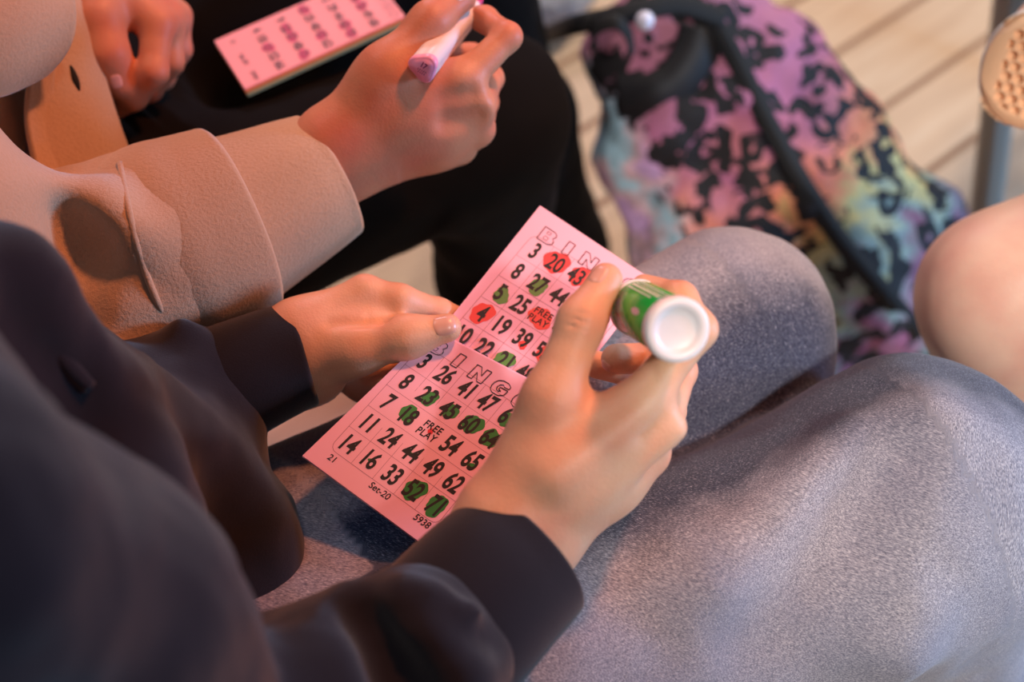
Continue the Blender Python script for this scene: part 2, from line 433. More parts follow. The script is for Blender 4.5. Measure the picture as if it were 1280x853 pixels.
# ------------------------------------------------------------------ head (above the picture's edge, but part of the person)
def head(ctr, fwd, up, hair_rgb, parent, nm):
    """Skull, face, ears and neck as one surface piece; hair as a child. Returns (v, f)."""
    u = norm(up); f_ = norm(np.asarray(fwd) - u * (np.asarray(fwd) @ u)); r = np.cross(f_, u)
    R = np.stack([r, f_, u], 1); q = lambda x, y, z: ctr + R @ np.array([x, y, z])
    s = SDF()
    s.ell(ctr, (.074, .094, .098), R, .02).ell(q(0, .030, -.062), (.052, .058, .058), R, .03)
    s.cone(q(0, .094, .004), q(0, .112, -.030), .006, .011, .010)
    s.cone(q(-.014, .088, -.066), q(.014, .088, -.066), .006, .006, .006).cone(q(-.012, .084, -.078), q(.012, .084, -.078), .007, .007, .006)
    s.cone(q(-.04, .082, .022), q(-.014, .090, .020), .007, .007, .012).cone(q(.04, .082, .022), q(.014, .090, .020), .007, .007, .012)
    for x in (-1, 1):
        s.cone(q(x * .076, -.005, .012), q(x * .073, .004, -.028), .013, .008, .006)
        s.ell(q(x * .030, .074, .002), (.013, .013, .010), R, .004)
    s.cone(q(0, -.02, -.07), q(0, -.05, -.17), .050, .056, .03)
    h = SDF()
    h.ell(q(0, -.016, .020), (.088, .098, .098), R, .02).cone(q(-.05, -.05, -.02), q(-.055, -.07, -.16), .05, .032, .04).cone(q(.05, -.05, -.02), q(.055, -.07, -.16), .05, .032, .04).cone(q(0, -.07, 0), q(0, -.085, -.17), .055, .04, .04)
    h.cut(q(0, .13, -.05), q(0, .12, .012), .07, .062, .02)
    v, f = h.build(.005); v = wrinkle(v, f, .004, 40)
    link('hair', fastmesh(v, f), mat_cloth(nm, hair_rgb, tuple(int(x * 1.4) for x in hair_rgb), 300, .002, .5), parent)
    return s.build(.004)

# ------------------------------------------------------------------ backpack on the floor
LEO = mat_leopard()
STRAP = plain('black_webbing', (20, 19, 21), 0.8)
def backpack():
    B = PZ(1095, 455, 0.0); B[2] = 0.0; T = PZ(828, 20, 0.36)
    root = thing('backpack', B, 'leopard print backpack in pink, orange and teal standing on the boards beside the black trousers', 'backpack')
    up = norm(T - B); tocam = norm(CAM - (B + T) / 2)
    rt = norm(np.cross(up, tocam)); fr = np.cross(rt, up)
    L = np.linalg.norm(T - B); fr2 = fr
    R = np.stack([rt, fr2, up], 1)
    w = lambda x, y, z: B + R @ np.array([x, y, z])
    s = SDF()
    hw = 0.148
    for z, wd, th in ((0.075, .150, .060), (0.20, .152, .068), (0.33, .135, .058), (0.44, .088, .040)):
        for x in (-1, -0.33, 0.33, 1):
            s.cone(w(x * (wd - th), 0, z - .05), w(x * (wd - th), 0, z + .05), th, th, 0.05)
        if z > .1: s.cone(w(-wd + .012, -.01, z - .05), w(-wd + .012, -.01, z + .05), th * .72, th * .66, .03)
    # front pocket bulge and gusset
    s.cone(w(-.05, .045, .10), w(-.05, .045, .22), .055, .05, 0.04)
    s.cone(w(.035, .045, .10), w(.035, .045, .22), .055, .05, 0.04)
    # spilling lower corner
    s.cone(w(.10, .0, .05), w(.16, .01, .045), .07, .045, 0.04)
    s.cone(w(.10, -.0, .12), w(.155, .01, .14), .06, .03, 0.04)
    v, f = s.build(0.006)
    v = wrinkle(v, f, 0.010, 11)
    v[:, 2] = np.maximum(v[:, 2], 0.004)
    me = fastmesh(v, f); at = me.attributes.new('bagco', 'FLOAT_VECTOR', 'POINT'); at.data.foreach_set('vector', ((v - B) @ R).astype(np.float32).ravel())
    body = link('bag_body', me, LEO, root)
    from mathutils.bvhtree import BVHTree
    bv = BVHTree.FromPolygons([tuple(p) for p in v], [tuple(q) for q in f])
    def on(x, z, y=0.3):
        h = bv.ray_cast(Vector(w(x, y, z)), Vector(-fr2), 1.0)[0]
        return np.array(h) if h is not None else w(x, .05, z)
    def band(pts, wd, lift, name, mat=STRAP, th=0.004):
        c = catmull([on(*p) + fr2 * lift for p in pts], 8); tt = np.gradient(c, axis=0)
        v_, f_ = [], []
        for i in range(len(c)):
            sd = norm(np.cross(tt[i], fr2)); v_ += [c[i] - sd * wd / 2, c[i] + sd * wd / 2]
        for i in range(len(c) - 1): f_.append((2 * i, 2 * i + 1, 2 * i + 3, 2 * i + 2))
        o = link(name, mesh(v_, f_), mat, root); solid(o, th, 0); return o
    band([(0.042, .49), (0.042, .43), (0.036, .35), (0.034, .27), (0.038, .19), (0.05, .11), (.06, .04)], 0.021, 0.004, 'zipper')
    band([(-.085, .455), (-.055, .44), (-.025, .438), (.005, .45), (.03, .47)], 0.050, 0.003, 'top_panel', plain('black_mesh', (26, 25, 30), 0.6))
    # carrying strap reaching to the left, top loop, pull bead
    q = [PZ(676, 46, .20), P(712, 33, 1.52), P(752, 24, 1.47), P(800, 13, 1.46), P(850, 6, 1.47), P(905, 24, 1.49)]
    link('carrying_strap', loft(q, [.011] * 6, [.004] * 6, norm(UP), 12, 8, cap=True), STRAP, root)
    q = [P(742, 60, 1.48), P(745, 36, 1.46), P(768, 27, 1.45), P(784, 40, 1.46), P(790, 66, 1.47)]
    link('grab_loop', loft(q, [.008] * 5, [.003] * 5, norm(UP), 12, 8, cap=True), STRAP, root)
    o = link('pull_bead', lathe([(.0001, -.010), (.006, -.0088), (.0095, -.003), (.0095, .003), (.006, .0088), (.0001, .010)], P(806, 26, 1.43), FW, 24), plain('white_bead', (225, 222, 240), 0.25), root)
    tag(o, 'white round bead on the zip')
backpack()

# grey bundle far behind the trousers
s = SDF()
c0 = PZ(676, 4, 0.05)
s.ell(c0, (.06, .05, .05)); s.ell(c0 + [.04, .05, .0], (.05, .06, .048)); s.ell(c0 + [-.03, .06, .0], (.06, .06, .05))
v, f = s.build(0.005); v = wrinkle(v, f, .008, 25); v[:, 2] = np.maximum(v[:, 2], .001)
tag(link('cloth_bundle', fastmesh(v, f), mat_cloth('grey_knit', (150, 148, 152), (182, 180, 184), 300, .002)),
    'small pale grey cloth heap on the boards behind the black knee', 'cloth')

# ------------------------------------------------------------------ chairs
STEEL = M('brushed_steel'); STEEL.color(srgb(150, 146, 138)); STEEL.set(Metallic=0.25, Roughness=0.5)
DARKSEAT = plain('dark_seat', (48, 46, 46), 0.6)
def steel_chair():
    b = PZ(1224, 335, 0.0); t = PZ(1277, -120, 0.44)
    root = thing('chair', b, 'chair with a ridged grey steel leg standing on the boards behind the pale shoe', 'chair')
    ex = np.array([0.8, -0.6, 0]); ey = np.array([-ex[1], ex[0], 0])
    sc = t + ex * .19 + ey * .19
    v = [sc + ex * x + ey * y + np.array([0, 0, z]) for z in (0.0, .03) for x, y in ((-.21, -.21), (.21, -.21), (.21, .21), (-.21, .21))]
    me = mesh(v, [(3, 2, 1, 0), (4, 5, 6, 7), (0, 1, 5, 4), (1, 2, 6, 5), (2, 3, 7, 6), (3, 0, 4, 7)])
    o = link('seat', me, DARKSEAT, root, smooth=False); bv = o.modifiers.new('b', 'BEVEL'); bv.width = .012; bv.segments = 3
    for dx, dy in ((0, 0), (.38, 0), (.38, .38), (0, .38)):
        off = ex * dx + ey * dy
        rib = lambda th, s_: 1 + (.035 if int((th + .2) / (2 * PI) * 14) % 2 else -.035)
        link('leg', loft([b + off, (b + t) / 2 + off, t + off], [.019] * 3, [.019] * 3, ex, 56, 3, cap=True, mod=rib), STEEL.m, root)
    q = [sc + ey * .2 + ex * x + np.array([0, .02, z]) for x, z in ((-.19, 0), (-.19, .22), (-.17, .42), (0, .44), (.17, .42), (.19, .22), (.19, 0))]
    link('back_frame', loft(q, [.012] * 7, [.012] * 7, [0, 1, .1], 12, 8, cap=True), STEEL.m, root)
steel_chair()

# ------------------------------------------------------------------ hands: nails
from mathutils.bvhtree import BVHTree
def nail(bv, c, along, nrm, wd, ln, parent, mat=NAIL):
    along, nrm = norm(along), norm(nrm); side = np.cross(along, nrm)
    N = 14; v, f = [], []
    ref = bv.ray_cast(Vector(c + nrm * .03), Vector(-nrm), .06)[0]
    for i in range(N + 1):
        for j in range(N + 1):
            a, b = -1 + 2 * i / N, -1 + 2 * j / N
            x, y = a * math.sqrt(max(0, 1 - .42 * b * b)), b * math.sqrt(max(0, 1 - .42 * a * a))
            p = c + along * x * ln / 2 + side * y * wd / 2
            h = bv.ray_cast(Vector(p + nrm * .03), Vector(-nrm), .06)[0]
            q = np.array(h) if h is not None else (p if ref is None else p + nrm * (np.array(ref) - c) @ nrm)
            e = max(abs(a), abs(b)); v.append(q + nrm * (.0007 - .0011 * e ** 6))
    for i in range(N):
        for j in range(N):
            k = i * (N + 1) + j; f.append((k, k + N + 1, k + N + 2, k + 1))
    return link('fingernail', mesh(v, f), mat, parent)
def J(*a): return P(*a)
def jc(pts): return [P(*p) for p in pts]

# ------------------------------------------------------------------ person with the bare knee
def bare_knee_person():
    hip = P(1560, 250, 1.06)
    root = thing('person', (hip[0], hip[1], 0), 'person with bare leg and pale pink shoe, knee beside the backpack', 'person')
    s = SDF()
    k = P(1262, 374, 1.12)
    s.cone(P(1276, 366, 1.13), P(1460, 278, 1.06), .060, .078, .05)
    s.cone(k, P(1274, 430, 1.17), .058, .055, .04)
    s.cone(P(1268, 410, 1.15), P(1330, 760, 1.40), .053, .034, .05)
    s.ell(P(1234, 362, 1.10), (.040, .040, .042), k=.05)
    s.cone(P(1330, 620, 1.33), P(1345, 700, 1.38), .045, .04, .04)
    # other leg: ankle and calf coming in from outside the picture
    s2 = SDF(); s2.cone(P(1312, 40, 1.17), P(1520, 120, 1.10), .032, .055, .03).cone(P(1460, 258, 1.06), hip, .078, .09, .05).cone(P(1520, 120, 1.10), hip, .055, .085, .04)
    v, f = joinmesh([s.build(.005, smooth=3), s2.build(.006, smooth=3)])
    body = link('body', fastmesh(v, f), SKIN3, root)
    # shoe: gum sole with honeycomb pits, pale upper
    shoe = sub_empty('shoe', root)
    c = P(1300, 92, 1.14)
    toe = norm(P(1240, 78, 1.15) - c)                       # towards the toe
    nrm = norm(P(1277, 110, 1.05) - P(1300, 92, 1.14))      # the sole faces down towards the lens
    nrm = norm(nrm - toe * (nrm @ toe)); sd = np.cross(toe, nrm)
    outl = lambda x: .047 * (1 - max(0, x / .045) ** 2.4) ** .5 if x > 0 else .047 - .010 * min(1, -x / .12)
    NX, NY = 230, 130; x0, x1 = -.16, .0449
    v, f = [], []
    hx = .0098
    for i in range(NX + 1):
        x = x0 + (x1 - x0) * (1 - (1 - i / NX) ** 1.0)
        hw = outl(x)
        for j in range(NY + 1):
            y = hw * (-1 + 2 * j / NY)
            q = y / (hx * .866); r0 = round(q); best = 9
            for r in (r0 - 1, r0, r0 + 1):
                xx = round((x - (r % 2) * hx / 2) / hx) * hx + (r % 2) * hx / 2
                best = min(best, math.hypot(x - xx, y - r * hx * .866))
            edge = min(hw - abs(y), (x1 - x) * .7)
            pit = max(0, min(1, (.0041 - best) / .0006)) * max(0, min(1, (edge - .010) / .001))
            dome = -.006 * max(0, 1 - edge / .012) ** 2
            v.append(c + toe * x + sd * y + nrm * (dome - 0.0055 * pit))
    for i in range(NX):
        for j in range(NY):
            k_ = i * (NY + 1) + j; f.append((k_, k_ + 1, k_ + NY + 2, k_ + NY + 1))
    me = mesh(v, orient(v, f, nrm)); o = link('sole', me, plain('gum_sole', (244, 198, 156), 0.6), shoe); solid(o, .012, -1)
    s = SDF()
    for x, r in ((.016, .030), (-.03, .036), (-.08, .037), (-.13, .034)):
        s.ell(c + toe * x - nrm * .050, (r, r, r), k=.03)
    s.cone(c - toe * .12 - nrm * .03, c - toe * .11 - nrm * .085, .034, .036, .03)
    v, f = s.build(.004); link('upper', fastmesh(v, f), plain('pale_pink_canvas', (232, 202, 200), 0.8), shoe)
    q = [c + toe * (x * 1.0) + sd * (outl(x) + .001) * sg - nrm * .021 for x, sg in [(-.14, 1), (-.08, 1), (-.02, 1), (.02, 1), (.038, 1), (.0445, 1), (.0445, -1), (.038, -1), (.02, -1), (-.02, -1), (-.08, -1), (-.14, -1)]]
    link('foxing_strip', loft(q, [.007] * 12, [.002] * 12, nrm, 12, 6, cap=True), plain('white_rubber', (236, 228, 222), 0.5), shoe)
bare_knee_person()

# ------------------------------------------------------------------ person in the fleece jacket
def fleece_person():
    root = thing('person', tuple(PZ(60, 330, 0.0)), 'person in beige fleece jacket and black trousers holding a white marker', 'person')
    # --- trousers
    s = SDF()
    K1, K2 = PZ(588, 152, .50), PZ(560, -55, .50)
    H1, H2 = PZ(150, 330, .50), PZ(60, 110, .50)
    s.cone(H1, K1, .088, .078, .03); s.cone(H2, K2, .088, .076, .03)
    f1 = PZ(655, 470, .03); f2 = PZ(712, 310, .03)
    s.cone(K1, (K1 + f1) / 2, .076, .058, .04).cone((K1 + f1) / 2, f1, .058, .048, .04)
    s.cone(K2, (K2 + f2) / 2, .076, .060, .04).cone((K2 + f2) / 2, f2, .060, .050, .04)
    s.cone((H1 + H2) / 2, H1, .10, .09, .05).cone((H1 + H2) / 2, H2, .10, .09, .05)
    v, f = s.build(.007); v = wrinkle(v, f, .006, 9)
    link('trousers', fastmesh(v, f), BLACK, root)
    # --- body: hands and arms
    s = SDF()                                           # right hand, seen on its back
    W = (408, 192, 1.0)
    s.cone(J(330, 235, .985), J(*W), .024, .023, .01).cone(J(345, 275, 1.0), J(425, 212, 1.01), .024, .022, .012)
    idx, mid, rng, pky = (577, 104, .985), (596, 134, .995), (597, 162, 1.015), (574, 184, 1.035)
    s.cone(J(412, 178, .995), J(*idx), .022, .0135, .018).cone(J(418, 190, .998), J(*mid), .022, .0125, .018)
    s.cone(J(424, 204, 1.005), J(*rng), .020, .0120, .018).cone(J(428, 212, 1.015), J(*pky), .018, .0125, .018)
    s.cone(J(500, 130, .995), J(545, 170, 1.015), .020, .018, .02)
    s.chain(jc([idx, (634, 46, .995), (606, 24, 1.02), (588, 20, 1.03)]), [.0125, .0098, .0088, .0078], .006)
    s.chain(jc([mid, (612, 98, 1.045), (590, 70, 1.06), (566, 66, 1.055)]), [.012, .010, .009, .008], .005)
    s.chain(jc([rng, (606, 128, 1.065), (580, 108, 1.08), (556, 104, 1.07)]), [.0115, .0098, .0085, .0078], .005)
    s.chain(jc([pky, (590, 158, 1.075), (566, 142, 1.085), (545, 136, 1.08)]), [.011, .009, .008, .007], .005)
    s.chain(jc([(425, 165, .995), (482, 86, .98), (538, 27, .985), (578, -4, 1.0)]), [.021, .0155, .0120, .0098], .014)
    s.cone(J(470, 110, .985), J(560, 98, .99), .014, .009, .02)
    # knuckle dips and tendons
    s.cut(J(590, 120, .972), J(560, 128, .968), .004, .004, .012).cut(J(600, 150, .985), J(560, 155, .978), .004, .004, .012)
    R_ = s.build(.0016, smooth=2)
    s = SDF()                                           # left hand on the lap
    s.cone(J(75, -90, 1.06), J(118, -22, 1.065), .026, .025, .012)
    s.cone(J(130, -20, 1.07), J(196, 30, 1.068), .024, .0135, .018).cone(J(135, -25, 1.075), J(211, 24, 1.088), .022, .0125, .018)
    s.cone(J(140, -28, 1.085), J(220, 20, 1.108), .020, .012, .018)
    s.chain(jc([(196, 30, 1.068), (192, 90, 1.062), (168, 122, 1.075), (146, 136, 1.085)]), [.013, .0105, .0092, .0080], .006)
    s.chain(jc([(211, 24, 1.088), (213, 78, 1.092), (188, 112, 1.102), (165, 124, 1.108)]), [.012, .010, .009, .008], .005)
    s.chain(jc([(220, 20, 1.108), (224, 62, 1.118), (204, 98, 1.126), (184, 108, 1.128)]), [.0115, .0095, .0085, .0075], .005)
    s.chain(jc([(114, -20, 1.062), (122, 22, 1.052), (134, 66, 1.052), (146, 104, 1.062)]), [.022, .0165, .0135, .0108], .012)
    L_ = s.build(.0018, smooth=2)
    s = SDF()
    sh = P(-260, 230, .84); shl = P(-120, -260, 1.0)
    s.cone(J(340, 250, 1.0), J(110, 340, 1.0), .026, .034, .02).cone(J(110, 340, 1.0), sh, .035, .045, .03)
    s.cone(J(90, -70, 1.06), J(-40, -150, 1.06), .027, .034, .02).cone(J(-40, -150, 1.06), shl, .036, .045, .03)
    s.cone(sh, shl, .05, .05, .05).cone((sh + shl) / 2, PZ(-40, 230, .5), .07, .08, .06)
    A_ = s.build(.007)
    hd = (sh + shl) / 2 + np.array([.04, .02, .25])
    H_ = head(hd, (.75, .45, -.5), (.25, .15, 1), (72, 48, 32), root, 'brown_hair')
    v, f = joinmesh([R_, L_, A_, H_])
    body = link('body', fastmesh(v, f), SKIN2, root)
    bv = BVHTree.FromPolygons([tuple(p) for p in L_[0]], [tuple(q) for q in L_[1]])
    nail(bv, J(145, 102, 1.062), J(146, 110, 1.065) - J(135, 70, 1.052), norm(CAM - J(145, 102, 1.06)) , .0105, .0115, body, plain('glossy_nail', (232, 176, 168), .12))
    bv = BVHTree.FromPolygons([tuple(p) for p in R_[0]], [tuple(q) for q in R_[1]])
    nail(bv, J(573, 0, .998), J(580, -6, 1.0) - J(545, 22, .985), norm(CAM - J(573, -2, 1.0)) + [0, .3, .3], .0115, .013, body)
    # --- jacket
    jk = sub_empty('jacket', root)
    s = SDF()
    E = P(52, 388, .985)
    # upper arm in front, forearm going away from the elbow
    s.cone(P(-260, 250, .84), P(-62, 284, .885), .066, .058, .05).cone(P(-62, 284, .885), P(-32, 355, .92), .058, .054, .04).cone(P(-32, 355, .92), E, .055, .06, .04)
    s.cone(E, P(118, 352, .975), .060, .070, .03).cone(P(118, 352, .975), P(205, 315, .975), .070, .073, .03)
    # folds at the inner elbow
    s.cone(P(74, 244, .896), P(124, 268, .905), .012, .010, .030).cone(P(124, 268, .905), P(160, 335, .912), .012, .014, .035).cone(P(160, 335, .912), P(140, 450, .905), .014, .018, .04)
    s.cut(P(82, 274, .882), P(104, 312, .889), .009, .011, .022).cut(P(104, 312, .889), P(104, 400, .892), .010, .009, .026)
    s.cut(P(180, 366, .885), P(168, 450, .88), .012, .022, .035)
    # trunk and the sleeve of the far arm
    s.cone(P(-230, 30, 1.02), P(-150, 300, 1.08), .13, .13, .06)
    s.cone(P(-260, 230, .84), P(-200, -260, 1.0), .085, .09, .06)
    s.cone(P(-200, -260, 1.0), P(-40, -200, 1.06), .08, .07, .04).cone(P(-40, -200, 1.06), P(52, -110, 1.06), .07, .050, .03)
    v, f = s.build(.0055); v = wrinkle(v, f, .006, 12)
    shell = BVHTree.FromPolygons([tuple(p) for p in v], [tuple(q) for q in f])
    link('jacket_shell', fastmesh(v, f), FLEECE, jk)
    # turned cuff of the right sleeve
    sd_ = norm(P(385, 143, 1) - P(430, 290, 1))
    cs = [P(150, 338, .965), P(172, 329, .968), P(212, 312, .974), P(250, 297, .981), P(294, 279, .990)]
    me = loft(cs, [.058, .0690, .0742, .0738, .0712], [.056, .067, .072, .070, .068], sd_, 84, 10, lip=.0035,
              mod=lambda th, s_: 1 + .016 * math.sin(2 * th + 5 * s_) + .012 * math.sin(5 * th + 3 * s_) * s_)
    slv = BVHTree.FromPolygons([tuple(q.co) for q in me.vertices], [tuple(q.vertices) for q in me.polygons])
    link('sleeve', me, FLEECE, jk)
    cs = [P(258, 295, .984), P(294, 279, .991), P(340, 256, .999), P(385, 232, 1.009), P(407, 220, 1.013)]
    link('cuff', loft(cs, [.063, .0605, .0555, .0505, .0475], [.060, .058, .053, .050, .0475], sd_, 84, 8, lip=.0035,
                      mod=lambda th, s_: 1 + .012 * math.sin(3 * th + 4 * s_) + .008 * math.sin(7 * th)), FLEECE, jk)
    q = []
    for px, py in ((150, 205), (158, 250), (168, 295), (180, 335), (200, 385), (224, 432)):
        r_ = norm(P(px, py, 1) - CAM); hs = [h[3] for h in (shell.ray_cast(Vector(CAM), Vector(r_)), slv.ray_cast(Vector(CAM), Vector(r_))) if h[0] is not None]
        if hs: q.append(CAM + r_ * (min(hs) + .0016))
    if len(q) > 2: link('elbow_seam', tube(q, .0024, 10), FLEECE, jk)
    # front panels
    g = [[P(20, -60, 1.04), P(84, -50, 1.05), P(96, -20, 1.06)],
         [P(20, 20, 1.02), P(84, 10, 1.03), P(106, 40, 1.05)],
         [P(30, 100, 1.01), P(92, 88, 1.025), P(126, 112, 1.05)],
         [P(50, 180, 1.01), P(112, 168, 1.03), P(152, 188, 1.06)],
         [P(80, 270, 1.02), P(150, 250, 1.05), P(182, 262, 1.08)]]
    me = sheet(g); pan = BVHTree.FromPolygons([tuple(q.co) for q in me.vertices], [tuple(q.vertices) for q in me.polygons])
    o = link('front_panel', me, FLEECE, jk); solid(o, .007)
    g = [[P(-40, 60, 1.03), P(8, 40, 1.045)], [P(-30, 160, 1.03), P(24, 130, 1.045)], [P(-20, 300, 1.04), P(60, 260, 1.05)]]
    o = link('shirt', sheet(g), LINING, jk); solid(o, .003)
    g = [[P(-60, -50, .95), P(20, -60, .96), P(70, -40, .985)],
         [P(-60, 20, .93), P(20, 15, .95), P(84, 10, .98)],
         [P(-60, 80, .94), P(10, 70, .955), P(76, 50, .985)],
         [P(-60, 118, .96), P(-10, 112, .965), P(48, 84, .985)]]
    o = link('collar', sheet(g), FLEECE, jk); solid(o, .010)
    # right front edge of the jacket in shadow under the collar
    g = [[P(40, 60, 1.00), P(66, 60, 1.01)], [P(30, 150, 1.00), P(62, 140, 1.015)], [P(52, 250, 1.0), P(80, 230, 1.02)]]
    o = link('placket', sheet(g), FLEECE, jk); solid(o, .006)
    q = []
    for px, py in ((88, 82), (91, 90), (94, 99), (97, 107), (99, 114)):
        r_ = norm(P(px, py, 1) - CAM); h = pan.ray_cast(Vector(CAM), Vector(r_))
        if h[0] is not None: q.append(CAM + r_ * (h[3] - .0076))
    if len(q) == 5: link('buttonhole', tube(q, [.0008, .0020, .0026, .0020, .0008]), plain('dark_slit', (30, 24, 20), .9), jk)
fleece_person()
# ------------------------------------------------------------------ person in the navy sweatshirt
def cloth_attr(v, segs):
    """Cloth coordinates (along the leg, across it) in metres, and a painted-shade mask rising towards the inner leg."""
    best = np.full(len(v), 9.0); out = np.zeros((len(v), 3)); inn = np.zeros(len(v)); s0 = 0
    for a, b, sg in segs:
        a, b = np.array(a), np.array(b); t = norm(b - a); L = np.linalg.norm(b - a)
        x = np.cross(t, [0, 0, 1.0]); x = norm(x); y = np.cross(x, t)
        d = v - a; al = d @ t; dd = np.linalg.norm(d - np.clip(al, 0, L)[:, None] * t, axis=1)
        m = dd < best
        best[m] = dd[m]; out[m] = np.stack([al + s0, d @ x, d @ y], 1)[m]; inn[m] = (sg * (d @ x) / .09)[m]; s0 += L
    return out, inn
def set_attr(me, a):
    at = me.attributes.new('cloth', 'FLOAT_VECTOR', 'POINT'); at.data.foreach_set('vector', a[0].astype(np.float32).ravel())
    at = me.attributes.new('inseam_shade', 'FLOAT', 'POINT'); at.data.foreach_set('value', a[1].astype(np.float32))

def navy_person():
    pel = P(170, 900, .93)
    root = thing('person', (pel[0], pel[1], 0), 'person in navy sweatshirt and faded jeans holding a bingo sheet and green dauber', 'person')
    # --- jeans
    KR, HR = P(1142, 640, .985), P(575, 905, .93)
    KL, HL = PZ(908, 418, .50), PZ(424, 718, .455)
    fr, fl = PZ(1150, 1010, .04), PZ(975, 770, .04)
    s = SDF()
    s.cone(HR, KR, .108, .096, .03).cone(KR, fr, .094, .070, .05)
    s.cone(HL, KL, .090, .079, .02).cone(KL, fl, .074, .066, .02)
    s.cone(pel, HR, .105, .105, .06).cone(pel, HL, .105, .09, .06)
    # soft folds
    s.cone(P(1080, 560, .90), P(900, 740, .875), .010, .016, .05).cone(P(1180, 540, .91), P(1120, 800, .89), .012, .012, .05)
    s.cut(P(1110, 560, .875), P(960, 800, .84), .006, .010, .04)
    v, f = s.build(.0045, hi=np.array([9, 9, 9])); v = wrinkle(v, f, .005, 10)
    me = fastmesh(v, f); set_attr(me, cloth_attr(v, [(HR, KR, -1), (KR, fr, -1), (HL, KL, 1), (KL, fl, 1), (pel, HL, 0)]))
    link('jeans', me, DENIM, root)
    # --- right hand with the dauber
    s = SDF()
    s.cone(J(500, 800, .785), J(622, 662, .800), .024, .0225, .01).cone(J(545, 840, .80), J(668, 682, .812), .024, .0215, .012)
    idx, mid, rng, pky = (798, 505, .793), (822, 538, .803), (810, 567, .826), (772, 594, .85)
    s.cone(J(628, 648, .800), J(*idx), .0235, .0135, .018).cone(J(646, 656, .803), J(*mid), .0230, .0125, .018)
    s.cone(J(660, 668, .810), J(*rng), .0205, .0125, .018).cone(J(676, 678, .818), J(*pky), .0180, .0125, .018)
    s.cone(J(690, 580, .800), J(760, 600, .825), .021, .018, .02)
    s.chain(jc([idx, (872, 412, .792), (850, 374, .806), (806, 361, .828)]), [.0128, .0104, .0094, .0086], .006)
    s.chain(jc([mid, (848, 464, .842), (818, 448, .862), (770, 449, .852)]), [.0125, .0106, .0098, .0092], .005)
    s.chain(jc([rng, (836, 514, .872), (806, 470, .888), (746, 456, .872)]), [.0120, .0100, .0092, .0086], .005)
    s.chain(jc([pky, (798, 560, .884), (776, 526, .893), (742, 508, .890)]), [.0110, .0090, .0082, .0075], .005)
    s.chain(jc([(640, 628, .802), (690, 500, .792), (727, 402, .795), (757, 350, .806)]), [.0235, .0160, .0122, .0098], .010)
    s.cone(J(690, 530, .797), J(766, 522, .797), .0120, .0105, .016)
    # valleys between the knuckles, web of the thumb, thumb creases
    s.cut(J(838, 510, .780), J(800, 545, .783), .004, .003, .014)
    s.cut(J(846, 548, .795), J(790, 582, .803), .004, .003, .014)
    s.cone(J(820, 503, .788), J(690, 590, .780), .004, .004, .020).cone(J(842, 538, .795), J(715, 625, .795), .003, .003, .018)
    for (x0, y0, x1, y1, d) in ((712, 388, 736, 394, .7815), (708, 396, 733, 403, .7815), (706, 405, 730, 412, .7818)):
        s.cut(J(x0, y0, d), J(x1, y1, d), .0004, .0004, .0020)
    R_ = s.build(.0013, smooth=2)
    # --- left hand pinching the sheet
    s = SDF()
    s.cone(J(250, 478, .93), J(378, 425, .935), .027, .0235, .01).cone(J(265, 510, .94), J(388, 462, .945), .026, .0235, .012)
    idx, mid, rng, pky = (456, 368, .938), (444, 392, .962), (426, 428, .978), (408, 458, .980)
    s.cone(J(384, 418, .935), J(*idx), .0225, .0128, .018).cone(J(384, 428, .945), J(*mid), .0220, .0125, .018)
    s.cone(J(384, 446, .955), J(*rng), .0200, .0125, .018).cone(J(386, 462, .960), J(*pky), .0190, .0120, .018)
    s.chain(jc([idx, (500, 376, .936), (548, 391, .951), (586, 404, .962)]), [.0122, .0106, .0094, .0084], .005)
    s.chain(jc([mid, (498, 424, .985), (534, 440, .985), (566, 452, .975)]), [.0118, .0102, .0092, .0084], .005)
    s.chain(jc([rng, (474, 466, .990), (508, 470, .985), (540, 474, .975)]), [.0118, .0100, .0092, .0084], .005)
    s.chain(jc([pky, (450, 484, .985), (480, 490, .980), (506, 494, .972)]), [.0110, .0095, .0085, .0078], .005)
    s.chain(jc([(390, 448, .934), (444, 436, .922), (508, 422, .914), (559, 410, .913)]), [.0220, .0158, .0118, .0094], .014)
    s.cone(J(446, 424, .928), J(472, 392, .942), .0110, .0095, .012).cone(J(420, 430, .932), J(462, 400, .938), .012, .010, .015)
    s.cut(J(414, 402, .909), J(480, 402, .914), .0022, .0036, .007).cut(J(461, 384, .918), J(461, 402, .914), .0012, .0012, .004)
    s.cut(J(497, 380, .922), J(497, 402, .920), .001, .001, .003)
    L_ = s.build(.0013, smooth=2)
    s = SDF()                                           # arms and trunk inside the clothes
    elr, shr = P(250, 1010, .72), P(-150, 720, .50)
    ell, shl = P(70, 600, .915), P(-230, 440, .72)
    s.cone(J(530, 800, .79), elr, .026, .034, .02).cone(elr, shr, .035, .045, .03)
    s.cone(J(268, 490, .935), ell, .027, .034, .02).cone(ell, shl, .036, .045, .03)
    s.cone(shr, shl, .045, .05, .05).cone((shr + shl) / 2, P(10, 720, .84), .06, .07, .06).cone(P(10, 720, .84), pel, .07, .09, .05)
    A_ = s.build(.007)
    v, f = joinmesh([R_, L_, A_]); body = link('body', fastmesh(v, f), SKIN, root)
    bv = BVHTree.FromPolygons([tuple(p) for p in R_[0]], [tuple(q) for q in R_[1]])
    t = J(757, 350, .806) - J(728, 402, .795)
    nail(bv, J(753, 346, .804), t, norm(CAM - J(755, 348, .806)) * .75 + norm(J(738, 338, .800) - J(757, 350, .806)) * .6, .0125, .0135, body)
    t2 = J(770, 449, .852) - J(824, 446, .862)
    nail(bv, J(762, 452, .852), t2, norm(CAM - J(764, 455, .85)) * .6 + norm(J(752, 470, .85) - J(770, 449, .852)) * .7, .0115, .012, body)
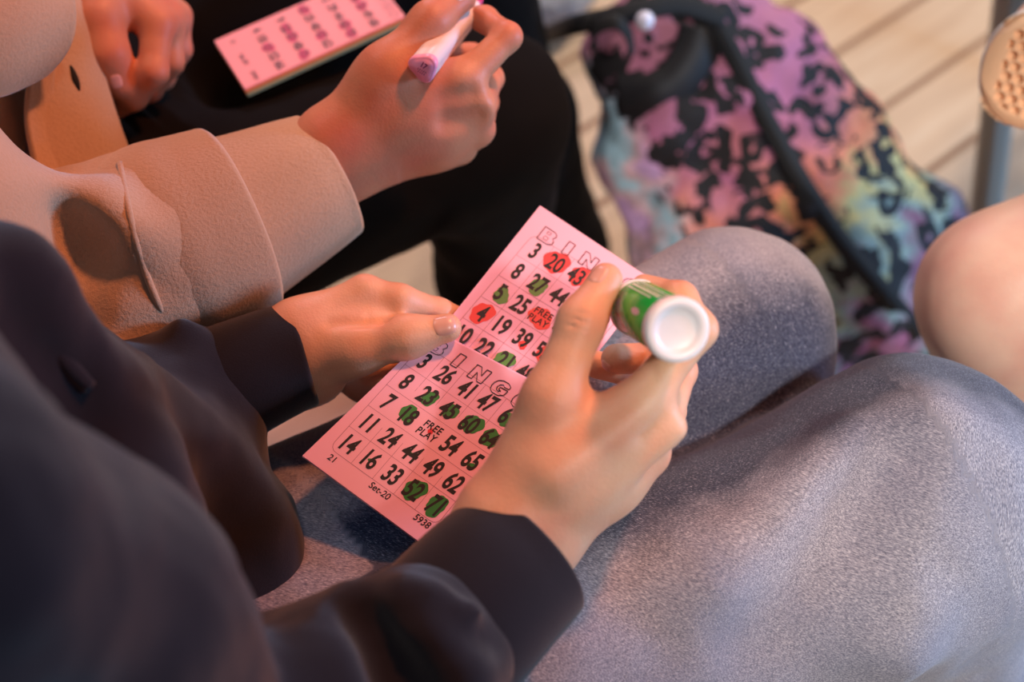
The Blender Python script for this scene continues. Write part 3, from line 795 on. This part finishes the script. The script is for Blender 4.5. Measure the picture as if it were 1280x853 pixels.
    bv = BVHTree.FromPolygons([tuple(p) for p in L_[0]], [tuple(q) for q in L_[1]])
    t = J(559, 410, .913) - J(508, 422, .914)
    nail(bv, J(557, 410, .913), t, norm(CAM - J(557, 410, .913)) + norm(J(555, 400, .91) - J(559, 412, .91)) * .25, .0150, .0160, body)
    # --- sweatshirt
    sw = sub_empty('sweatshirt', root)
    s = SDF()
    # trunk
    s.cone(P(144, 760, .90), P(14, 675, .80), .110, .110, .06).cone(P(14, 675, .80), P(-215, 532, .66), .110, .095, .06)
    s.cone(P(255, 690, .895), P(190, 800, .905), .052, .06, .05).cone(P(225, 650, .88), P(90, 580, .80), .045, .05, .05)
    s.cone(shr, shl, .070, .08, .06)
    # near arm
    s.cone(shr, P(80, 800, .60), .070, .066, .05).cone(P(80, 800, .60), elr, .066, .064, .05)
    s.cone(elr, P(440, 905, .735), .066, .060, .04).cone(P(440, 905, .735), P(528, 818, .757), .060, .049, .04)
    # far arm
    s.cone(shl, ell, .075, .068, .05).cone(ell, P(196, 534, .92), .062, .050, .04).cone(P(196, 534, .92), P(256, 497, .932), .050, .043, .03)
    # folds
    s.cone(P(446, 770, .722), P(392, 868, .700), .013, .018, .025).cut(P(470, 770, .712), P(520, 880, .690), .013, .018, .025)
    s.cone(P(500, 762, .722), P(580, 850, .712), .006, .010, .025)
    for k in range(6):
        q = k / 7.5; s.ell(P(512 + 128 * q, 738 + 52 * q + 9 * math.sin(2.2 * k), .7245 - .004 * math.sin(PI * q)), (.0042, .0042, .0042), k=.010)
    s.cone(P(20, 330, .70), P(90, 470, .735), .014, .020, .04).cut(P(20, 440, .66), P(110, 560, .70), .020, .024, .05)
    s.cone(P(228, 412, .905), P(290, 560, .915), .008, .010, .02)
    s.cut(P(275, 520, .80), P(300, 760, .83), .012, .018, .05)
    v, f = s.build(.0045); v = wrinkle(v, f, .0045, 14, seed=3.0)
    link('sweatshirt_shell', fastmesh(v, f), NAVY, sw)
    cs = [P(546, 806, .768), P(580, 770, .775), P(613, 735, .784), P(642, 708, .793), P(658, 693, .798)]
    o = link('cuff', loft(cs, [.0475, .0470, .0458, .0445, .0435], [.042, .041, .039, .036, .0345], norm(P(590, 640, .8) - P(730, 745, .8)), 80, 8,
             mod=lambda th, s_: 1 + .010 * math.sin(2 * th + 3 * s_) + .006 * math.sin(5 * th - 2 * s_), lip=.0028), NAVY, sw)
    cs = [P(234, 506, .930), P(258, 494, .931), P(308, 470, .933), P(350, 452, .936), P(377, 444, .938)]
    o = link('cuff', loft(cs, [.0440, .0425, .0385, .0365, .0350], [.044, .043, .040, .037, .0355], norm(P(362, 386, .93) - P(398, 499, .93)), 80, 8,
             mod=lambda th, s_: 1 + .010 * math.sin(2 * th + 3 * s_) + .006 * math.sin(5 * th - 2 * s_), lip=.0028), NAVY, sw)
    for a, c, ra, rb, sd in ((P(246, 500, .931), P(253, 496, .931), .0455, .0445, norm(P(362, 386, .93) - P(398, 499, .93))),
                             (P(552, 800, .765), P(558, 794, .767), .0482, .0435, norm(P(590, 640, .8) - P(730, 745, .8)))):
        o = link('cuff_seam', loft([a, (a + c) / 2, c], [ra, ra + .0015, ra], [rb, rb + .0015, rb], sd, 72, 3), NAVY, sw)
    link('drawstring', tube([P(30, 370, .690), P(60, 425, .706), P(85, 457, .715), P(112, 484, .722)], [.004, .004, .0055, .004]), NAVY, sw)
    return HR, KR, HL, KL, pel
HR, KR, HL, KL, PEL = navy_person()

def white_chair():
    dr = norm((KL - HL) * [1, 1, 0] + (KR - HR) * [1, 1, 0]); sd = np.array([-dr[1], dr[0], 0])
    c = PEL * [1, 1, 0] + dr * .06 + np.array([0, 0, .338])
    root = thing('chair', (c[0], c[1], 0), 'white plastic chair seat showing between the navy cuff and the jeans', 'chair')
    q = [[c + dr * x + sd * y + np.array([0, 0, z + .012 * abs(y) / .2]) for y in (-.22, -.1, 0, .1, .22)] for x, z in ((-.2, .012), (-.08, 0), (.06, 0), (.18, .004), (.215, -.012))]
    wp = plain('white_plastic', (250, 246, 236), .45)
    o = link('seat', sheet(q), wp, root); solid(o, .012)
    for x in (-.18, .17):
        for y in (-.18, .18):
            t = c + dr * x + sd * y - [0, 0, .006]; b = t * [1, 1, 0] + dr * (.03 if x > 0 else -.04) + sd * (.02 if y > 0 else -.02)
            link('leg', tube([b, (b + t) / 2, t], .012, 14), STEEL.m, root)
white_chair()
# ------------------------------------------------------------------ bingo sheet
INK = plain('black_ink', (20, 15, 18), .7)
GREEN = plain('green_dauber_ink', (34, 122, 52), .5)
RED = plain('red_dauber_ink', (214, 30, 52), .5)
LINE = plain('grid_line_ink', (150, 92, 104), .6)
def mat_paper(name, rgb):
    m = M(name); c = m.coord(); m.color(m.mix(m.math('MULTIPLY', m.noise(c, 700, 3), .12), srgb(*rgb), srgb(*[int(x * .93) for x in rgb])))
    m.set(Roughness=.7); m.b.inputs['Specular IOR Level'].default_value = .25
    return m.m
PINK = mat_paper('pink_newsprint', (236, 174, 192))

def panel(corners):
    """Bilinear panel: u across (left to right), v up, from BL, BR, TL, TR."""
    bl, br, tl, tr = [np.array(c) for c in corners]
    n = norm(np.cross(br - bl, tl - bl))
    if n @ (CAM - bl) < 0: n = -n
    f = lambda u, v: (bl * (1 - u) + br * u) * (1 - v) + (tl * (1 - u) + tr * u) * v
    def inv(px, py):
        """(u, v) of the panel point seen at a pixel of the photograph."""
        o = CAM; dr = P(px, py, 1.0) - CAM
        uv = np.array([.5, .5])
        for _ in range(12):
            p = f(*uv); e = 1e-3
            A = np.stack([(f(uv[0] + e, uv[1]) - p) / e, (f(uv[0], uv[1] + e) - p) / e, -dr], 1)
            s_ = np.linalg.solve(A, o + dr * ((p - o) @ dr / (dr @ dr)) - p + 0); uv = uv + s_[:2]
        return uv
    return f, n, inv

class Print:
    """Collects flat ink shapes on a panel into the sheet's own mesh."""
    def __init__(s): s.v, s.f, s.m = [], [], []
    def add(s, pts, faces, n, mat):
        o = len(s.v); pts = list(pts)
        faces = orient(np.array(pts), faces, n)
        s.v += pts; s.f += [tuple(i + o for i in q) for q in faces]; s.m += [mat] * len(faces)
    def glyphs(s, f, n, scale, u, v, text, h, mat, sx=.74, bold=.02, outline=0, lift=.00022, spacing=1.0, rot=0):
        """scale = metres per unit of u and of v; h = cap height in metres."""
        vv, ff = text_geo(text, 1.0, sx, bold, outline, spacing)
        vv = vv * (h / .73)
        if rot: c_, s_ = math.cos(rot), math.sin(rot); vv = vv @ np.array([[c_, s_], [-s_, c_]])
        s.add([f(u + p[0] / scale[0], v + p[1] / scale[1]) + n * lift for p in vv], ff, n, mat)
    def strip(s, f, n, scale, pts, wd, mat, lift=.00012):
        for (a, b) in zip(pts[:-1], pts[1:]):
            A = np.array(a) * scale; B = np.array(b) * scale; t = norm(B - A); q = np.array([-t[1], t[0]]) * wd / 2
            s.add([f(*(p / scale)) + n * lift for p in (A - q, B - q, B + q, A + q)], [(0, 1, 2, 3)], n, mat)
    def blob(s, f, n, scale, u, v, r, mat, ex=1.0, lift=.00016, seed=0):
        rnd = random.Random(seed); ph = [rnd.uniform(0, 6.28) for _ in range(4)]; k = 36
        pts = []
        for i in range(k):
            a = 2 * PI * i / k; rr = r * (1 + .10 * math.sin(2 * a + ph[0]) + .07 * math.sin(3 * a + ph[1]) + .05 * math.sin(7 * a + ph[2]))
            pts.append(f(u + rr * math.cos(a) / scale[0], v + rr * ex * math.sin(a) / scale[1]) + n * lift)
        s.add(pts, [tuple(range(k))], n, mat)

BLOCK = {'I': [[(.25, 0), (.25, 1), (.65, 1), (.65, 0)]],
         'N': [[(0, 0), (0, 1), (.28, 1), (.62, .46), (.62, 1), (.92, 1), (.92, 0), (.64, 0), (.30, .54), (.30, 0)]],
         'B': [[(0, 0), (0, 1), (.62, 1), (.80, .93), (.86, .76), (.76, .54), (.88, .42), (.92, .24), (.84, .07), (.66, 0)],
               [(.30, .62), (.30, .80), (.52, .80), (.52, .62)], [(.30, .20), (.30, .42), (.56, .42), (.56, .20)]],
         'G': [[(.30, 0), (.08, .14), (0, .40), (0, .62), (.10, .87), (.32, 1), (.66, 1), (.90, .85), (.92, .66), (.62, .66), (.50, .76), (.36, .68), (.30, .5), (.36, .30), (.52, .24), (.62, .34), (.46, .36), (.46, .54), (.94, .54), (.92, .18), (.68, 0)]],
         'O': [[(.30, 0), (.08, .14), (0, .40), (0, .62), (.10, .87), (.32, 1), (.62, 1), (.84, .87), (.94, .62), (.94, .40), (.84, .13), (.62, 0)],
               [(.40, .28), (.31, .42), (.31, .60), (.40, .74), (.54, .74), (.63, .60), (.63, .42), (.54, .28)]]}

def bingo_sheet():
    LOW = panel([P(378, 570, .878), P(537, 687, .874), P(541, 413, .922), P(711, 502, .912)])
    UPP = panel([P(553, 410, .936), P(708, 492, .930), P(675, 257, .992), P(817, 351, .985)])
    pr = Print(); NU = 16
    rows = []
    fl, nl, il = LOW; fu, nu, iu = UPP
    NV = 14
    for j in range(NV + 1):
        v_ = j / NV; rows.append([fl(i / NU, v_) + nl * (.0016 * math.sin(PI * v_) * 0 ) for i in range(NU + 1)])
    # turn under at the fold, back down, turn up again into the upper half
    for a in (30, 60, 90, 120, 150): rows.append([fl(i / NU, 1) + nl * (-.0018 + .0018 * math.cos(math.radians(a))) + norm(fl(.5, 1) - fl(.5, .9)) * .0018 * math.sin(math.radians(a)) for i in range(NU + 1)])
    for v_ in (.97, .94): rows.append([fl(i / NU, v_) - nl * .0038 for i in range(NU + 1)])
    for v_ in (-.05, 0.0): rows.append([fu(i / NU, v_) - nl * .0012 for i in range(NU + 1)])
    for j in range(1, NV + 1):
        v_ = j / NV; rows.append([fu(i / NU, v_) for i in range(NU + 1)])
    vs = [p for r in rows for p in r]; fs = []
    for j in range(len(rows) - 1):
        for i in range(NU): k = j * (NU + 1) + i; fs.append((k, k + 1, k + NU + 2, k + NU + 1))
    pr.v += vs; pr.f += fs; pr.m += [0] * len(fs)
    def scale_of(f): return np.array([np.linalg.norm(f(1, .5) - f(0, .5)), np.linalg.norm(f(.5, 1) - f(.5, 0))])
    # lattice of the printed cells, read off at pixels of the photograph
    def card(PN, c11, c15, c51, c55, nums, head, foot):
        f, n, inv = PN; sc = scale_of(f)
        q = {k: inv(*p) for k, p in (('a', c11), ('b', c15), ('c', c51), ('d', c55))}
        at = lambda r, c: (q['a'] * (1 - c / 4) + q['b'] * c / 4) * (1 - r / 4) + (q['c'] * (1 - c / 4) + q['d'] * c / 4) * r / 4
        cell = np.linalg.norm((at(1, 0) - at(0, 0)) * sc)
        print('cell', cell, 'sheet', sc, [tuple(np.round(x, 2)) for x in q.values()])
        # frame with rounded corners and the rules
        e = .52; fr = []
        for (r0, c0, a0) in ((-e, -e, 0), (-e, 4 + e, 1), (4 + e, 4 + e, 2), (4 + e, -e, 3)):
            for k in range(5):
                a = math.radians(180 - 90 * a0 - 22.5 * k) if True else 0
                rc = (r0 + (.28 if r0 < 0 else -.28), c0 + (.28 if c0 < 0 else -.28))
                fr.append(at(rc[0] - .28 * math.sin(a), rc[1] + .28 * math.cos(a)))
        pr.strip(f, n, sc, fr + [fr[0]], .00028, 4)
        for k in range(4):
            pr.strip(f, n, sc, [at(k + .5, -e), at(k + .5, 4 + e)], .00022, 4)
            pr.strip(f, n, sc, [at(-e, k + .5), at(4 + e, k + .5)], .00022, 4)
        for r in range(5):
            for c in range(5):
                t = nums[r][c]; u, v = at(r, c)
                if t is None: continue
                daub = None
                if isinstance(t, tuple): t, daub = t[0], t[1:]
                if daub:
                    mt, du, dv, rr, ex = daub
                    pr.blob(f, n, sc, u + du * cell / sc[0], v + dv * cell / sc[1], rr * .88 * cell, mt, ex, seed=r * 5 + c)
                if t == 'FP':
                    pr.glyphs(f, n, sc, u, v + .17 * cell / sc[1], 'FREE', .27 * cell, 1, .78, .02, spacing=1.12)
                    pr.glyphs(f, n, sc, u, v - .17 * cell / sc[1], 'PLAY', .27 * cell, 1, .78, .02, spacing=1.12)
                else:
                    pr.glyphs(f, n, sc, u, v, t, .66 * cell, 1, .61, .028)
        for c, ch in enumerate('BINGO'):
            u, v = head(at, c)
            for loop in BLOCK[ch]:
                pts = np.array(loop + loop[:1], float) - [.45, .5]
                h_ = .56 * cell; lp = [(u + p[0] * h_ * 1.05 / sc[0], v + p[1] * h_ / sc[1]) for p in pts]
                pr.strip(f, n, sc, lp, .00034, 1, .0002)
                if len(loop) > 4 or ch == 'I': pr.strip(f, n, sc, [(a + .00045 / sc[0], b - .0004 / sc[1]) for a, b in lp], .0003, 1, .0002)
        for (px, py, t, h) in foot:
            u, v = inv(px, py); pr.glyphs(f, n, sc, u, v, t, h * cell, 1, .92, .012)
    G, R = 2, 3
    card(LOW, (531, 452), (635, 521), (438, 556), (544, 632),
         [['3', '26', '41', '47', ('61', G, .1, -.1, .30, 1.2)],
          ['8', ('23', G, .12, -.05, .30, 1.1), ('45', G, .12, -.02, .24, 1.5), ('60', G, .1, .05, .36, 1.2), ('64', G, .0, .0, .34, 1.1)],
          ['7', ('18', G, -.1, .08, .30, 1.3), ('FP', R, .02, .0, .10, 1.4), '54', ('65', G, .1, -.18, .13, 1.0)],
          ['11', '24', ('44', G, .0, -.06, .07, 1.2), '49', '62'],
          ['14', ('16', G, -.02, -.04, .08, 1.0), '33', ('52', G, .02, .02, .40, 1.1), ('71', G, .04, .0, .36, 1.2)]],
         lambda at, c: at(-.72, c), [(415, 573, '21', .24), (475, 614, 'Set-20', .24), (528, 652, '5938', .24)])
    card(UPP, (669, 314), (771, 376), (580, 419), (682, 483),
         [['3', ('20', R, .0, .05, .46, 1.2), ('43', R, .14, .08, .40, 1.2), '50', '61'],
          ['8', ('27', G, .06, -.12, .34, 1.1), '44', '57', '63'],
          [('5', G, .1, -.1, .30, 1.2), '25', ('FP', R, .0, -.04, .46, 1.0), '46', '70'],
          [('4', R, .0, .0, .40, 1.2), '19', ('39', R, .12, -.22, .16, 1.2), ('55', R, .18, -.05, .34, 1.5), '66'],
          ['10', '22', ('21', G, -.02, .0, .38, 1.1), '48', '72']],
         lambda at, c: at(-.74, c), [])
    me = mesh(pr.v, pr.f)
    c = fl(.5, .5)
    o = link('bingo_sheet', me, [PINK, INK, GREEN, RED, LINE], smooth=False)
    me.polygons.foreach_set('material_index', pr.m)
    tag(o, 'pink bingo sheet with green and red daubs held above the jeans', 'bingo sheet')
    under = [[fl(u, v) - nl * .0011 for u in (0.002, .5, 1.006)] for v in (-.004, .5, .93)]
    p = link('under_page', sheet(under, 4), PINK, o); solid(p, .0002)
bingo_sheet()

# ------------------------------------------------------------------ dauber
def dauber():
    a, b = P(847, 413, .750), P(797, 385, .820)
    ax = norm(b - a); L = np.linalg.norm(b - a)
    root = thing('dauber', (a + b) / 2, 'green bingo dauber with a white round end gripped over the pink sheet', 'dauber')
    g = M('green_bottle_label'); c = g.coord()
    g.color(g.mix(g.ramp(g.noise(c, 40, 2), [(.5, (0, 0, 0, 1)), (.54, (1, 1, 1, 1))]), srgb(30, 168, 60), srgb(84, 192, 76))); g.set(Roughness=.22)
    r = .0163
    bot = link('bottle', lathe([(.0001, .004), (r - .001, .004), (r, .005), (r, L - .004), (r - .002, L)], a, ax), g.m, root)
    white = plain('white_plastic_cap', (240, 236, 238), .35)
    o = link('end_cap', lathe([(.0001, .0004), (.0100, .0008), (.0112, .0004), (.0120, -.0006), (.0160, -.0014), (.0174, -.0004), (.0179, .0014), (.0179, .0058), (.0168, .0066), (.0160, .0066)], a, ax, 96), white, root)
    link('neck_ring', lathe([(r - .001, L - .004), (r + .0006, L - .003), (r + .0006, L + .001), (r - .002, L + .003), (.011, L + .004), (.011, L + .016), (.0085, L + .018)], a, ax), white, root)
    link('sponge_tip', lathe([(.0085, L + .016), (.0085, L + .021), (.006, L + .024), (.0001, L + .025)], a, ax, 40), plain('green_sponge', (24, 110, 48), .9), root)
    # printed white lines and the small oval mark
    u = norm(UP - ax * (UP @ ax)); w_ = np.cross(ax, u)
    if w_ @ RX < 0: w_ = -w_
    wh = plain('white_print', (226, 240, 222), .4); pk = plain('pink_print', (232, 190, 196), .4)
    def patch(name, t0, t1, z0, z1, mat, ov=False):
        v, f = [], []
        if not ov:
            N = 6
            for i in range(N + 1):
                th = t0 + (t1 - t0) * i / N
                for z in (z0, z1): v.append(a + ax * z + (u * math.cos(th) + w_ * math.sin(th)) * (r + .0003))
            f = [(2 * i, 2 * i + 1, 2 * i + 3, 2 * i + 2) for i in range(N)]
        else:
            N = 28
            for i in range(N):
                q = 2 * PI * i / N; th = (t0 + t1) / 2 + (t1 - t0) / 2 * math.cos(q); z = (z0 + z1) / 2 + (z1 - z0) / 2 * math.sin(q)
                v.append(a + ax * z + (u * math.cos(th) + w_ * math.sin(th)) * (r + .0003))
            f = [tuple(range(N))]
        link(name, mesh(v, f), mat, bot)
    for k, (t, wd, z0) in enumerate(((-.10, .035, .010), (-.24, .022, .012), (-.38, .05, .014), (-.56, .03, .022))):
        patch('label_line', t - wd, t + wd, z0, L - .008, wh)
    patch('label_mark', -1.34, -1.10, .020, .034, pk, True)
dauber()

# ------------------------------------------------------------------ white marker
def marker():
    a, b = P(528, 86, .955), P(580, 22, 1.022)
    ax = norm(b - a); L = .135
    root = thing('marker', a, 'white marker pen with a pink three-sided end in the hand of the fleece jacket', 'marker')
    u = norm(-UP - ax * (-UP @ ax)); w_ = np.cross(ax, u)
    tri = lambda th: 1 + .13 * math.cos(3 * th)
    def prof(rows, name, mat, n=72, cap=False):
        v, f = [], []
        for r, z in rows:
            for j in range(n):
                th = 2 * PI * j / n; k = tri(th)
                v.append(a + ax * z + (u * math.cos(th) + w_ * math.sin(th)) * r * k)
        for i in range(len(rows) - 1):
            for j in range(n): f.append((i * n + j, i * n + (j + 1) % n, (i + 1) * n + (j + 1) % n, (i + 1) * n + j))
        return link(name, mesh(v, f), mat, root)
    R = .0094
    prof([(R * .96, .002), (R, .004), (R * 1.02, .084), (R * .9, .092), (R * .70, .098), (R * .66, .106)], 'barrel', plain('white_barrel', (236, 228, 232), .35))
    cap = prof([(.0001, -.0006), (R * .78, -.0006), (R * .80, .0002), (R * .90, .0002), (R * 1.02, .0012), (R * 1.03, .0045), (R, .006)], 'end_plug', plain('hot_pink_plug', (255, 168, 208), .3))
    prof([(R * .66, .106), (R * .5, .118), (R * .28, .124), (.0001, .135)], 'nib_section', plain('dark_nib', (205, 60, 130), .5))
    ink = plain('plug_print', (150, 40, 110), .5)
    pr = Print(); n = -ax
    f = lambda x, y: a - ax * .0010 + (w_ * x - u * y)
    rt = w_ if w_ @ RX > 0 else -w_; upv = -u
    f = lambda x, y: a - ax * .0006 + rt * x + upv * y
    pr.glyphs(f, n, np.array([1, 1]), .0022, .0022, '17', .0042, 0, .8, .03, rot=-.75)
    for k in range(2):
        for j in range(5 - k):
            x, y = -.0028 + k * -.0004 + j * .0012, .0006 - j * .0008 - k * .0020
            pr.strip(f, n, np.array([1, 1]), [(x - .0003, y - .0006), (x + .0004, y + .0006)], .0005, 0, .0002)
    link('plug_print', mesh(pr.v, pr.f), ink, cap, smooth=False)
marker()

# ------------------------------------------------------------------ booklet on the black lap
def booklet():
    zt = .588
    A, B, C = PZ(268, 51, zt), PZ(306, 111, zt), PZ(506, 20, zt); D = A + (C - B)
    n = np.array([0, 0, 1.0])
    root = thing('bingo_booklet', (A + B + C + D) / 4 - n * .0075, 'small stack of bingo pages, pink on top, lying across black trousers', 'bingo booklet')
    f = lambda u, v: A * (1 - u) * (1 - v) + B * u * (1 - v) + C * u * v + D * (1 - u) * v
    sc = np.array([np.linalg.norm(B - A), np.linalg.norm(D - A)]); print('booklet', sc)
    MG = plain('magenta_daub', (205, 70, 130), .6); GI = plain('grey_ink', (116, 84, 100), .6)
    pr = Print()
    G = [f(u, v) for v in (0, 1) for u in (0, 1)]
    bot = [p - n * .0012 for p in G]
    pr.v += G + bot; pr.f += [(0, 1, 3, 2), (4, 6, 7, 5), (0, 4, 5, 1), (1, 5, 7, 3), (3, 7, 6, 2), (2, 6, 4, 0)]; pr.m += [0] * 6
    daub = {(0, 2), (1, 1), (1, 2), (1, 4), (2, 0), (2, 3), (3, 3), (3, 4), (4, 0), (4, 1), (4, 2)}
    nums = ['4 18 31 52 66', '9 22 37 48 71', '12 25 40 57 62', '2 29 44 60 75', '7 16 33 49 68']
    for r in range(5):
        for c in range(5):
            u, v = .14 + c * .185, .235 + r * .148
            if (r, c) in daub: pr.blob(f, n, sc, u, v, .0062, 2, .85, .0003, seed=r * 7 + c)
            pr.glyphs(f, n, sc, u, v, nums[r].split()[c], .0085, 1, .85, .03, lift=.0005)
    for c, ch in enumerate('BINGO'): pr.glyphs(f, n, sc, .14 + c * .185, .955, ch, .009, 1, 1.1, .03, outline=.012, lift=.0004)
    for u, t in ((.16, '21'), (.52, 'Set-20'), (.86, '5940')): pr.glyphs(f, n, sc, u, .085, t, .0046, 1, .9, .015, lift=.0004)
    me = mesh(pr.v, pr.f); o = link('page', me, [mat_paper('pink_page', (240, 172, 190)), GI, MG], root, smooth=False)
    me.polygons.foreach_set('material_index', pr.m)
    for i, (nm, rgb) in enumerate((('orange', (226, 140, 92)), ('green', (176, 190, 150)))):
        z0, z1 = -.0012 - i * .003, -.0012 - (i + 1) * .003
        s_ = .0012 * (i + 1) * norm(B - A) + .001 * i * norm(D - A)
        v = [p + s_ + n * z for z in (z0, z1) for p in G]
        o = link('page', mesh(v, [(0, 1, 3, 2), (4, 6, 7, 5), (0, 4, 5, 1), (1, 5, 7, 3), (3, 7, 6, 2), (2, 6, 4, 0)]), mat_paper(nm + '_page', rgb), root, smooth=False)
        tag(o, nm + ' page')
booklet()
